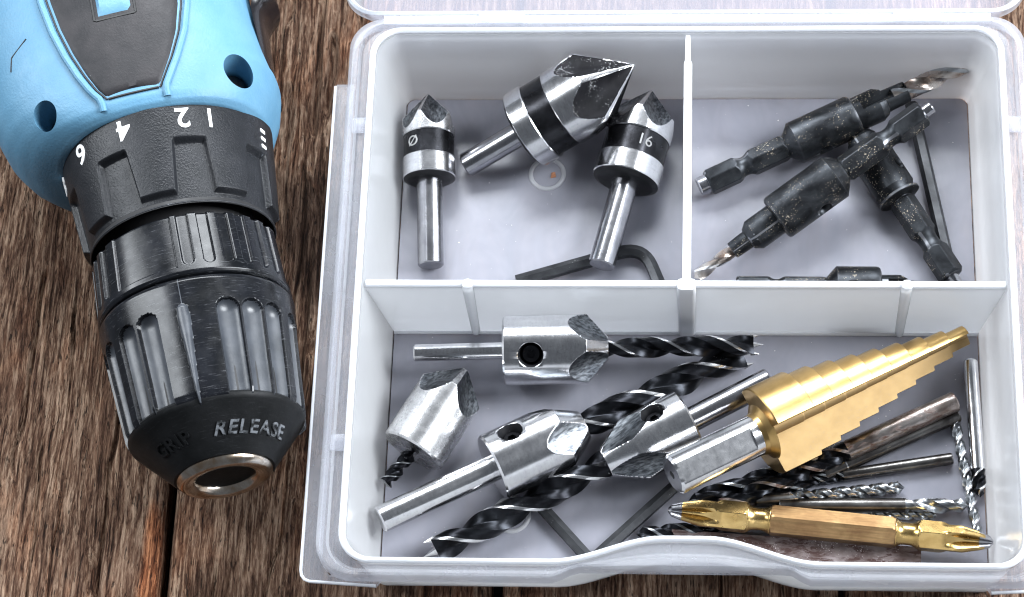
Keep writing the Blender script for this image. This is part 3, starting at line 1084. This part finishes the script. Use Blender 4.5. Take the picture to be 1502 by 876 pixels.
def step_drill():
    m, T = frame((-2.3, -46.3, 22.0), (71.8, -2.9, 10.0), 0)
    root = tag(empty('step_drill', mat=m), 'gold coated stepped cone drill with steel flatted shank', 'step drill')
    # shank with three flats and a centre hole
    px, pr = prof_r([(0, .9), (0, 4.6), (.6, 5.2), (24.5, 5.2)])

    def fs(X, A):
        r = np.interp(X, px, pr)
        for q in range(3):
            c = np.cos(adiff(A, rad(118)+q*2*pi/3))
            lim = 4.45/np.maximum(c, .05)
            r = np.where((c > .05) & (X < 21.5), np.minimum(r, lim), r)
        return r
    V, F, mi = polar(np.unique(np.concatenate([px, np.linspace(.6, 24.5, 40), [21.5, 21.52]])), ring_angles(144), fs)
    V = np.array(V)
    sh = mesh('shank', V, F, 'steel', root, 20)
    lathe('centre_hole', [(-.05, .05), (-.04, 1.0), (-.02, 1.05), (.02, 1.05)], 'gap_black', sh, 16)
    lathe('neck', [(22.6, 3.0), (23.6, 5.25), (24.8, 5.6), (25.6, 6.6), (26.3, 7.6)], 'gold', root, 64, .3)
    R = [11.4, 10.3, 9.2, 8.1, 7.0, 5.9, 4.8, 3.7, 2.6]
    ends = [26.0, 37.0, 43.2, 49.4, 55.6, 61.8, 68.0, 74.2, 80.4, 86.2]
    prof = [(26.0, 3.0), (26.02, R[0]-.3), (26.3, R[0])]
    for k in range(9):
        prof.append((ends[k+1]-.45, R[k]-.05))
        prof.append((ends[k+1]-.30, R[k]-.22))
        prof.append((ends[k+1], R[k+1] if k < 8 else .6))
        if k < 8:
            prof.append((ends[k+1]+.12, R[k+1]))
    px, pr = prof_r(prof)
    xs = np.unique(np.concatenate([px, np.linspace(26.5, 86, 90)]))
    # full arcs and notch arcs
    th = []
    notch = []
    for base in (0, pi):
        s0 = rad(-49)+base            # solid from s0 to s1
        s1 = rad(49)+base
        for k in range(61):
            th.append(s0+(s1-s0)*k/60)
            notch.append(0)
        for k in range(1, 9):
            th.append(s1+.002+(pi-(s1-s0)-.004)*(k-1)/7)
            notch.append(1)
    th = np.array(th)+rad(59)
    notch = np.array(notch)
    order = np.argsort(th)
    th = th[order]
    notch = notch[order]

    def f(X, A):
        r = np.interp(X, px, pr)
        return np.where(notch[None, :] == 1, np.minimum(r, .16*r+.25), r)
    colmat = []
    n = len(th)
    for k in range(n):
        colmat.append(1 if (notch[k] or notch[(k+1) % n]) else 0)
    V, F, mi = polar(xs, th, f, colmat=colmat)
    mesh('stepped_cone', V, F, ('gold', 'gold_flat'), root, 20, mi)
    return root


step_drill()


# ------------------------------------------------------------------ loose drills and rods
def loose_drill(label, a, b, r, flute_from, pitch, mat, fm, roll=0, group='loose drills at the right of the front compartment', flat_end=False, core=.3, point=None, sleeve=None):
    m, T = frame(a, b, roll)
    root = tag(empty('twist_drill', mat=m), label, 'drill bit', group)
    prof = [(0, .02), (0, r*.86), (.35, r), (flute_from-.6, r), (flute_from, r*.93), (flute_from+.3, r*.5)]
    lathe('shank', prof, mat, root, 32)
    if sleeve:
        lathe('groove_line', [(sleeve, r*.8), (sleeve, r*1.03), (sleeve+.35, r*1.03), (sleeve+.35, r*.8)], 'steel', root, 32)
    if flute_from < T-.5:
        twist('flutes', flute_from-.4, T-(point or r*.9), r*.98, pitch, fm, root, point=point or r*.9, fade=2.5, core=core, margin=.13, phase=.8)
    return root


loose_drill('thick rusty drill shank resting on a thinner dark drill', (68.4, -20.0, 7.0), (8.0, -49.4, 5.2), 2.6, 31, 20, 'rusty', ('drill_black', 'rusty'))
loose_drill('dark slim drill directly below the thick rusty one', (69.3, -22.6, 3.9), (18.5, -46.9, 3.9), 1.75, 38, 16, 'rod_dark', ('drill_black', 'drill_grey'), sleeve=31.5)
loose_drill('thin dark drill with a notched square end, fanned below the slim one', (67.3, -34.2, 3.6), (26.0, -41.3, 3.6), 1.55, 28, 12, 'rod_dark', ('drill_black', 'drill_grey'))
loose_drill('short grey spiral drill with wood dust, between two dark shanks', (18.0, -46.4, 4.6), (55.2, -42.0, 3.6), 1.75, 9, 9.5, 'rod_dark', ('drill_grey', 'drill_bright'))
loose_drill('dark drill lying level behind the gold bit, spiral tip to the right', (24.0, -47.4, 4.2), (70.6, -46.9, 4.2), 1.95, 31.5, 20, 'rod_dark', ('drill_grey', 'drill_bright'), core=.36)
loose_drill('thin grey spiral drill running front to back beside the bright steel one', (68.0, -21.5, 3.2), (72.9, -55.0, 3.4), 1.40, 3, 9, 'drill_grey', ('drill_grey', 'drill_bright'))
loose_drill('bright steel drill along the right wall, shank end towards the divider', (72.7, -7.7, 4.0), (73.7, -44.6, 3.8), 1.85, 30, 10, 'steel', ('drill_black', 'drill_bright'))
loose_drill('thin drill mostly hidden behind the neck of the gold bit', (33.0, -49.0, 3.3), (63.0, -49.3, 3.3), 1.25, 12, 8, 'rod_dark', ('drill_grey', 'drill_grey'))
loose_drill('dark drill tip showing under the left end of the gold bit', (26.0, -50.4, 3.7), (-11.3, -55.2, 3.7), 1.9, 10, 15, 'rod_dark', ('drill_black', 'drill_grey'))
loose_drill('smooth dark drill under the wide end of the step drill', (46.0, -30.5, 4.2), (1.5, -46.5, 4.2), 2.3, 22, 24, 'rod_dark', ('drill_black', 'drill_grey'), core=.4)


# double-ended driver bit
def driver_bit():
    m, T = frame((-3.4, -50.6, 9.2), (75.8, -58.0, 8.6), 8)
    root = tag(empty('driver_bit', mat=m), 'double-ended brass-coloured cross-head driver bit along the front wall', 'driver bit')
    n1, n2 = 22.4, 58.6
    af = 7.0
    hw = 2.6

    def seg(name, xa, xb, fn, mat, ang=20, n=144):
        xs = np.unique(np.concatenate([np.linspace(xa, xb, 70), [xa+.02, xb-.02]]))
        V, F, mi = polar(xs, ring_angles(n)+pi/n, fn)
        return mesh(name, V, F, mat, root, ang)

    def chamf(X, a, b):
        e = np.minimum(X-a, b-X)
        return 3.35+np.clip(e/1.0, 0, 1)*1.0
    seg('hex_body', n1+hw, n2-hw, lambda X, A: np.minimum(hexr(A, af), chamf(X, n1+hw, n2-hw)), ('brass_worn'))
    for nm, c in (('neck', n1), ('neck', n2)):
        seg(nm, c-hw-.2, c+hw+.2, lambda X, A, c=c: 2.75+.75*np.clip(np.abs(X-c)/hw, 0, 1)**3, 'brass', 40, 48)

    def tipfn(x_in, x_tip):
        Ls = abs(x_tip-x_in)

        def f(X, A):
            u = np.abs(X-x_in)/Ls               # 0 at the neck, 1 at the very tip
            r = np.minimum(hexr(A, af), 3.35+np.clip(u*Ls/1.0, 0, 1))
            env = np.interp(u, [0, .48, .82, .96, 1.0], [4.2, 4.1, 2.5, 1.5, .5])
            r = np.minimum(r, env)
            # four cross-head grooves
            depth = sstep(.30, .62, u)
            q = np.cos(2*(A-rad(20)))**2
            groove = np.clip((q-.22)/.4, 0, 1)
            return np.maximum(r*(1-.66*depth*groove), np.minimum(r, .30))
        return f
    seg('cross_tip', n1-hw, 0.0, tipfn(n1-hw, 0.0), 'brass', 22)
    seg('cross_tip', n2+hw, T, tipfn(n2+hw, T), 'brass', 22)
    for xa, s in ((0.0, 1), (T, -1)):
        def f(X, A, xa=xa, s=s):
            u = 1-np.abs(X-xa)/ (n1-hw)
            env = np.interp(u, [.80, .96, 1.0], [2.70, 1.56, .55])
            q = np.cos(2*(A-rad(20)))**2
            return np.maximum(env*(1-.56*np.clip((q-.30)/.5, 0, 1)), .3)
        seg('worn_point', xa-.02*s, xa+3.4*s, f, 'steel_dark', 22)
    # bare plated ends of the hex are brighter than its rubbed faces
    return root


driver_bit()

V = [(-2.5, -62.3), (58.5, -63.2), (58.7, -58.0), (-2.5, -54.0)]
bar = loft('flat_bar', [(V, 2.0), (V, 4.6)], 'rust_plate', None, closed=False, cap=True)
tag(bar, 'rust-red flat metal bar lying under the brass driver bit', 'metal bar')
hex_key('black L-shaped hex key near the curved front wall', bend((-36.5, -46.6, 3.7), (-22.4, -62.4, 3.7), (2.5, -38.0, 3.7), 2.4), 1.65)


# ------------------------------------------------------------------ cordless drill
def build_drill():
    nose = (-110.4, -51.8, 30.0)
    back = (-110.4-.2445*200, -51.8+.9697*200, 30.0)
    m, T = frame(nose, back, 0)
    root = tag(empty('cordless_drill', mat=m), 'blue and black cordless drill lying beside the box with its chuck empty', 'cordless drill')
    H = pi/2                                  # theta = 90 deg + phi, phi from the top towards the box

    # steel nose ring and jaws
    lathe('nose_ring', [(9, 7.4), (2.0, 7.3), (.4, 7.5), (-.1, 8.2), (-.25, 9.6), (0.1, 11.0), (.9, 11.75), (2.0, 11.9), (3.0, 11.6)][::-1] if False else
          [(-.25, 9.4), (-.2, 10.2), (.1, 11.0), (.9, 11.75), (2.0, 11.9), (3.5, 11.6)], 'chrome_ring', root, 96, 0, caps=(False, False), angle=50)
    ring = root.children[-1]
    lathe('ring_face', [(-.25, 9.4), (-.1, 8.4), (.5, 7.5), (2.0, 7.2), (3.0, 7.1)], 'chrome_ring', ring, 96, 0, caps=(False, False), angle=50)
    lathe('bore', [(3.0, 7.12), (9.0, 7.0), (9.01, .1)], 'gap_black', ring, 64, 0, caps=(False, True), angle=50)
    for k in range(3):
        a = rad(-90+18+120*k)
        px = [(7.6, 0, 0)]
        c, s = cos(a), sin(a)
        tube('jaw', [(8.8, 5.0*c, 5.0*s), (4.0, 4.5*c, 4.5*s), (2.8, 4.9*c, 4.9*s)], 3.3, 'steel_dark', ring, 6, taper=[1.1, 1, .45])
    # black nose cone
    lathe('nose_cone', [(1.6, 9.0), (1.6, 12.4), (2.2, 12.9), (11.2, 20.6), (12.4, 21.6), (13.3, 21.9), (14.0, 21.4)], 'nose_plastic', root, 128, .5, angle=40)
    cone = root.children[-1]

    def cwrap(phi0, t0):
        def w(u, v, h):
            x = t0+v*.76
            r = 12.9+(x-2.2)*.8556
            th = H+phi0+u/r
            # letters read from the chuck's mouth: u runs towards the box, v towards the body
            rr = r+.12+h
            return (x, rr*cos(th), rr*sin(th))
        return w
    text_mesh('lettering', 'RELEASE', 4.9, cwrap(rad(38), 6.4), 'letter_highlight', cone, .35, 1.1, .07)
    text_mesh('lettering', 'GRIP', 4.9, cwrap(rad(-36), 6.4), 'nose_plastic', cone, .5, 1.1, .07)

    # fluted front sleeve
    tears = [rad(-1.5+120*k) for k in range(3)]
    flutes = [rad(-1.5+120*k+o) for k in range(3) for o in (26.5, 42.5, 58.5, 80.5, 97.0)]

    def fr(X, A):
        phi = A-H
        base = np.interp(X, [9.0, 11.0, 12.2, 13.2, 14.5, 20, 43.2, 44.0, 44.4], [18.2, 20.1, 21.2, 22.0, 22.4, 22.8, 24.6, 24.3, 23.4])
        r = base
        for c in flutes:
            arc = np.abs(adiff(phi, c))*23.2
            hw = 3.0
            # pill-shaped hollow, open at the nose end
            xe = np.clip(X-34.8, 0, None)
            dd = np.sqrt(arc**2+xe**2)
            r = r-2.25*np.sqrt(np.clip(1-(dd/hw)**2, 0, 1))*sstep(8.0, 12.5, X)
        for c in tears:
            arc = np.abs(adiff(phi, c))*23.5
            hw = np.interp(X, [11, 33.5, 36.5, 37.5], [.22, 1.55, 1.3, .1])
            r = r+1.5*np.sqrt(np.clip(1-(arc/hw)**2, 0, 1))*sstep(10.5, 14, X)*(1-sstep(36.0, 37.5, X))
        return r
    xs = np.concatenate([np.linspace(9.0, 44.4, 190)])
    def in_flute(X, A, mi):
        phi = A-H
        m_ = np.zeros_like(mi)
        for c in flutes:
            arc = np.abs(adiff(phi, c))*23.2
            dd = np.sqrt(arc**2+np.clip(X-34.8, 0, None)**2)
            m_ |= ((dd < 2.75) & (X > 10.6)).astype(int)
        for c in tears:
            arc = np.abs(adiff(phi, c))*23.5
            hw = np.interp(X, [11, 33.5, 36.5, 37.5], [.22, 1.55, 1.3, .1])
            m_ |= ((arc < hw) & (X > 12)).astype(int)
        return m_
    V, F, mi = polar(xs, ring_angles(720), fr, caps=(False, False), facemat=in_flute)
    mesh('front_sleeve', V, F, ('chuck_plastic', 'flute_plastic'), root, 50, mi)

    # ribbed rear sleeve
    ribs = [rad(120*k+o) for k in range(3) for o in (5.0, 17.3, 29.6, 41.9, 54.2, 66.5)]

    def rr_(X, A):
        phi = A-H
        r = np.interp(X, [44.6, 45.0, 45.8, 61.6, 62.2, 62.4], [22.6, 24.0, 24.4, 23.7, 23.0, 20])
        for c in ribs:
            arc = np.abs(adiff(phi, c+rad(2)))*24
            hw = 1.55
            xe = np.clip(48.9-X, 0, None)
            dd = np.maximum(arc, 0)
            dd = np.sqrt(arc**2+xe**2)
            r = r-.75*(1-sstep(hw-.35, hw, dd))
        for k in range(3):
            c = rad(120*k-20)
            arc = np.abs(adiff(phi, c))*24
            r = r-.55*(1-sstep(8.3, 8.6, arc))*sstep(47.0, 47.35, X)
        return r
    V, F, mi = polar(np.linspace(44.6, 62.4, 120), ring_angles(720), rr_, caps=(False, False))
    mesh('rear_sleeve', V, F, 'chuck_plastic', root, 50)
    lathe('sleeve_core', [(12, 15), (12.1, 20), (40, 22.0), (44.5, 22.4), (58.0, 22.0), (59.5, 19.5), (74, 18.5)], 'gap_black', root, 96)

    # torque clutch ring with castellated grips and numbers
    def cr(X, A):
        phi = A-H
        up = np.interp(X, [64.6, 65.0, 66.2, 92.6, 93.4, 93.6], [23.4, 24.2, 24.9, 27.5, 27.4, 26.6])
        pk = np.abs(adiff((phi-rad(19))*8, 0.0))/8          # distance to the nearest pocket centre (45 deg pitch)
        arc = pk*26
        hw = np.interp(X, [66, 82], [5.6, 4.1])
        inside = 1-sstep(hw-.55, hw+.35, arc)
        inside = inside*(1-sstep(80.6, 82.2, X))
        low = 1-sstep(67.3, 68.3, X)
        rim = np.maximum(inside, low)
        return up-1.65*rim*sstep(64.5, 66, X)
    V, F, mi = polar(np.linspace(64.6, 93.6, 190), ring_angles(880), cr, caps=(False, False))
    ringo = mesh('clutch_ring', V, F, 'clutch_plastic', root, 50)
    lathe('ring_mouth', [(64.62, 23.6), (66.0, 23.3), (71.5, 22.2), (72.5, 18.0)], 'gap_black', ringo, 96, caps=(False, False))

    def nwrap(phi0, x0):
        def w(u, v, h):
            x = x0-v
            r = np.interp(x, [66.2, 92.6], [24.9, 27.5])+.10+h
            th = H+rad(phi0)-u/26.5
            return (x, r*cos(th), r*sin(th))
        return w
    for s, ph in (('1', -32.0), ('2', -17.1), ('4', 15.2), ('6', 45.5), ('8', 80)):
        text_mesh('number', s, 7.4, nwrap(-ph, 87.2), 'white_paint', ringo, .12, 1, .03 if s == '1' else .11)
    for q in range(3):
        text_mesh('symbol_bar', '-', 8.0, nwrap(71.5, 85.2-0+q*2.2-2.2), 'white_paint', ringo, .12, 1, .1)

    # moulded blue body
    def dims(X):
        ar = np.interp(X, [90.5, 92, 94, 98, 104.5, 112, 120, 133, 150, 190], [25.6, 27.2, 28.2, 30.2, 31.7, 30.4, 29.2, 28.5, 28.5, 29])
        al = np.interp(X, [90.5, 91.5, 93, 96, 100, 105, 112, 130, 190], [27.6, 30.0, 33.2, 37.2, 40.2, 42.0, 43.0, 44, 44])
        bt = np.interp(X, [90.5, 91.6, 93.4, 100, 115, 190], [27.2, 28.3, 29.0, 29.6, 30.2, 30.5])
        return ar, al, bt

    def bodyr(X, A):
        ar, al, bt = dims(X)
        c, s = np.cos(A), np.sin(A)           # c > 0 points away from the box (left in the picture)
        wd = np.where(c > 0, al, ar)
        ht = np.where(s > 0, bt, 28.4)
        p = 2.35
        return (np.abs(c/wd)**p+np.abs(s/ht)**p)**(-1/p)
    xs = np.concatenate([[90.4, 90.5, 90.8, 91.2, 91.6, 92, 92.6, 93.4], np.linspace(94, 190, 90)])

    def bodyr2(X, A):
        return np.where(X < 90.45, 26.9, bodyr(X, A))
    V, F, mi = polar(xs, ring_angles(240), bodyr2, caps=(True, True))
    V = np.array(V)
    side = np.clip(V[:, 1]/36, 0, 1)*np.clip((112-V[:, 0])/20, 0, 1)*np.clip(.55-V[:, 2]/38, 0, 1)
    V[:, 0] -= 2.5*side                       # the left flank reaches forward round the clutch
    body = mesh('body_shell', V, F, 'blue_plastic', root, 40)

    def surf(x, yy, h=0.0):
        """point on the body's top skin above local (x, y), lifted by h along the radius"""
        a = math.atan2(27.0, yy)
        for _ in range(12):
            r = float(bodyr(np.array(x), np.array(a)))
            a = math.acos(max(-1, min(1, yy/r)))
        r = float(bodyr(np.array(x), np.array(a)))+h
        return (x, r*cos(a), r*sin(a))
    # screw holes
    cs = []
    holes = [(97.5, 26.0, 3.6), (99.6, -23.6, 4.3)]
    for hx, hy, hr in holes:
        p = Vector(surf(hx, hy))
        nrm = Vector((0, p.y*.35, p.z)).normalized()
        cs.append(tube('cutter', [tuple(p-nrm*13), tuple(p+nrm*6)], hr, 'blue_plastic', root, 48))
    cut(body, cs)
    for poly in body.data.polygons:
        poly.use_smooth = True
    body.data.set_sharp_from_angle(angle=rad(40))
    for hx, hy, hr in holes:
        p = Vector(surf(hx, hy))
        nrm = Vector((0, p.y*.35, p.z)).normalized()
        tube('screw', [tuple(p-nrm*12.8), tuple(p-nrm*8.0), tuple(p-nrm*7.4)], hr*.84, 'rod_dark', body, 20, taper=[1, 1, .7])

    # dark shield-shaped panel (y positive = away from the box)
    def left(x):
        return np.interp(x, [95.0, 98, 103, 110, 118, 127, 140, 165], [9.2, 11.4, 13.8, 16.4, 18.6, 20.2, 21.4, 22])

    def right(x):
        return np.interp(x, [95.0, 98, 103, 110, 118, 127, 140, 165], [-4.0, -5.6, -8.2, -11.0, -12.8, -13.6, -14, -14])
    V, F = [], []
    px_ = np.linspace(95.2, 165, 50)
    nu = 26
    for x in px_:
        for k in range(nu):
            u = k/(nu-1)
            y = left(x)+(right(x)-left(x))*u
            xx = x+(.9*math.sin(pi*u) if x < 95.3 else 0)
            edge = min(1, min(k, nu-1-k)/1.5, (x-95.2)/.8+.0)
            V.append(surf(xx, y, -.25+.75*edge))
    for i in range(len(px_)-1):
        for k in range(nu-1):
            F.append((i*nu+k, (i+1)*nu+k, (i+1)*nu+k+1, i*nu+k+1))
    mesh('grip_panel', V, F, 'panel_plastic', root, 50)
    pan = root.children[-1]
    # raised blue bead that follows the panel outline
    lpts = [surf(x, left(x)+1.6, .15) for x in np.linspace(165, 92.4, 46)]
    rpts = [surf(x, right(x)-1.5, .15) for x in np.linspace(92.4, 165, 46)]
    tube('panel_bead', lpts, .95, 'blue_plastic', body, 10)
    tube('panel_bead', rpts, .95, 'blue_plastic', body, 10)
    tube('panel_gap', [surf(95.0, y, .12) for y in np.linspace(9.0, -3.8, 14)], .34, 'gap_black', pan, 6)
    for f_, o_ in ((left, .15), (right, -.15)):
        tube('panel_gap', [surf(x, f_(x)+o_, .10) for x in np.linspace(95, 165, 46)], .26, 'gap_black', pan, 6)
    # blue slider set in the panel
    V, F = [], []
    for i, x in enumerate(np.linspace(117.6, 130, 8)):
        for k in range(8):
            y = 8.2-9.2*k/7
            e = min(i, 7-i, k, 7-k)
            V.append(surf(x, y, (.2 if e == 0 else 1.15 if e == 1 else 1.0)))
    for i in range(7):
        for k in range(7):
            F.append((i*8+k, (i+1)*8+k, (i+1)*8+k+1, i*8+k+1))
    mesh('slider_button', V, F, 'blue_plastic', pan, 40)
    tube('slider_gap', [surf(132, 8.9, .35), surf(117.2, 8.9, .35), surf(117.0, 8.4, .35), surf(117.0, -1.2, .35), surf(117.2, -1.6, .35), surf(132, -1.6, .35)], .42, 'gap_black', pan, 6)
    # moulded corner mark on the housing
    tube('moulded_mark', [surf(113.2, 33.0, .02), surf(116.8, 32.2, .02), surf(119.6, 27.4, .02)], .22, 'gap_black', body, 6)
    # black trigger-side moulding on the box side
    V, F = [], []
    sl = np.linspace(104, 185, 40)
    for i, x in enumerate(sl):
        ar = float(dims(np.array(x))[0])
        w = float(np.interp(x, [104, 110, 120, 126.5, 127.5, 140], [.2, 1.0, 2.8, 3.6, 7.5, 8.0]))
        for k in range(10):
            a = rad(80-160*k/9)
            V.append((x, -(ar-2.5+(w+2.0)*max(0, cos(a))**.4), -1.0+sin(a)*11))
    for i in range(len(sl)-1):
        for k in range(9):
            F.append((i*10+k, (i+1)*10+k, (i+1)*10+k+1, i*10+k+1))
    mesh('side_switch', V, F, 'gloss_black', root, 50)
    return root


build_drill()

# ------------------------------------------------------------------ small debris
chip = mesh('wood_chip', [(0, 0, 0), (1.5, .3, .1), (1.2, 1.9, 0), (.2, 1.6, .2), (.4, .6, .8), (1.1, .9, .9), (.9, 1.5, .7)],
            [(0, 1, 4), (1, 5, 4), (1, 2, 5), (2, 6, 5), (2, 3, 6), (3, 0, 4), (3, 4, 6), (4, 5, 6), (0, 3, 2, 1)], 'chip_brown', None, 10)
chip.location = (-35.6*S, 45.6*S, 1.95*S)
tag(chip, 'tiny brown wood chip inside the moulded ring on the box floor', 'wood chip')

rs = random.Random(4)
V, F = [], []


def speck(x, y, z, s):
    b = len(V)
    for d in ((1, 0, 0), (-1, 0, 0), (0, 1, 0), (0, -1, 0), (0, 0, 1), (0, 0, -1)):
        k = s*rs.uniform(.5, 1.3)
        V.append((x+d[0]*k, y+d[1]*k, z+d[2]*k*.6))
    for f in ((0, 2, 4), (2, 1, 4), (1, 3, 4), (3, 0, 4), (2, 0, 5), (1, 2, 5), (3, 1, 5), (0, 3, 5)):
        F.append(tuple(b+q for q in f))


for _ in range(260):
    x = rs.uniform(-74, 74)
    y = rs.choice((rs.uniform(-65, -.5), rs.uniform(3, 69)))
    speck(x, y, 2.0, rs.choice((.07, .09, .11, .16)))
d_ = mesh('dust_specks', V, F, 'dust', None, 10)
d_['kind'] = 'stuff'
tag(d_, 'pale dust and metal specks scattered on the box floor', 'dust')
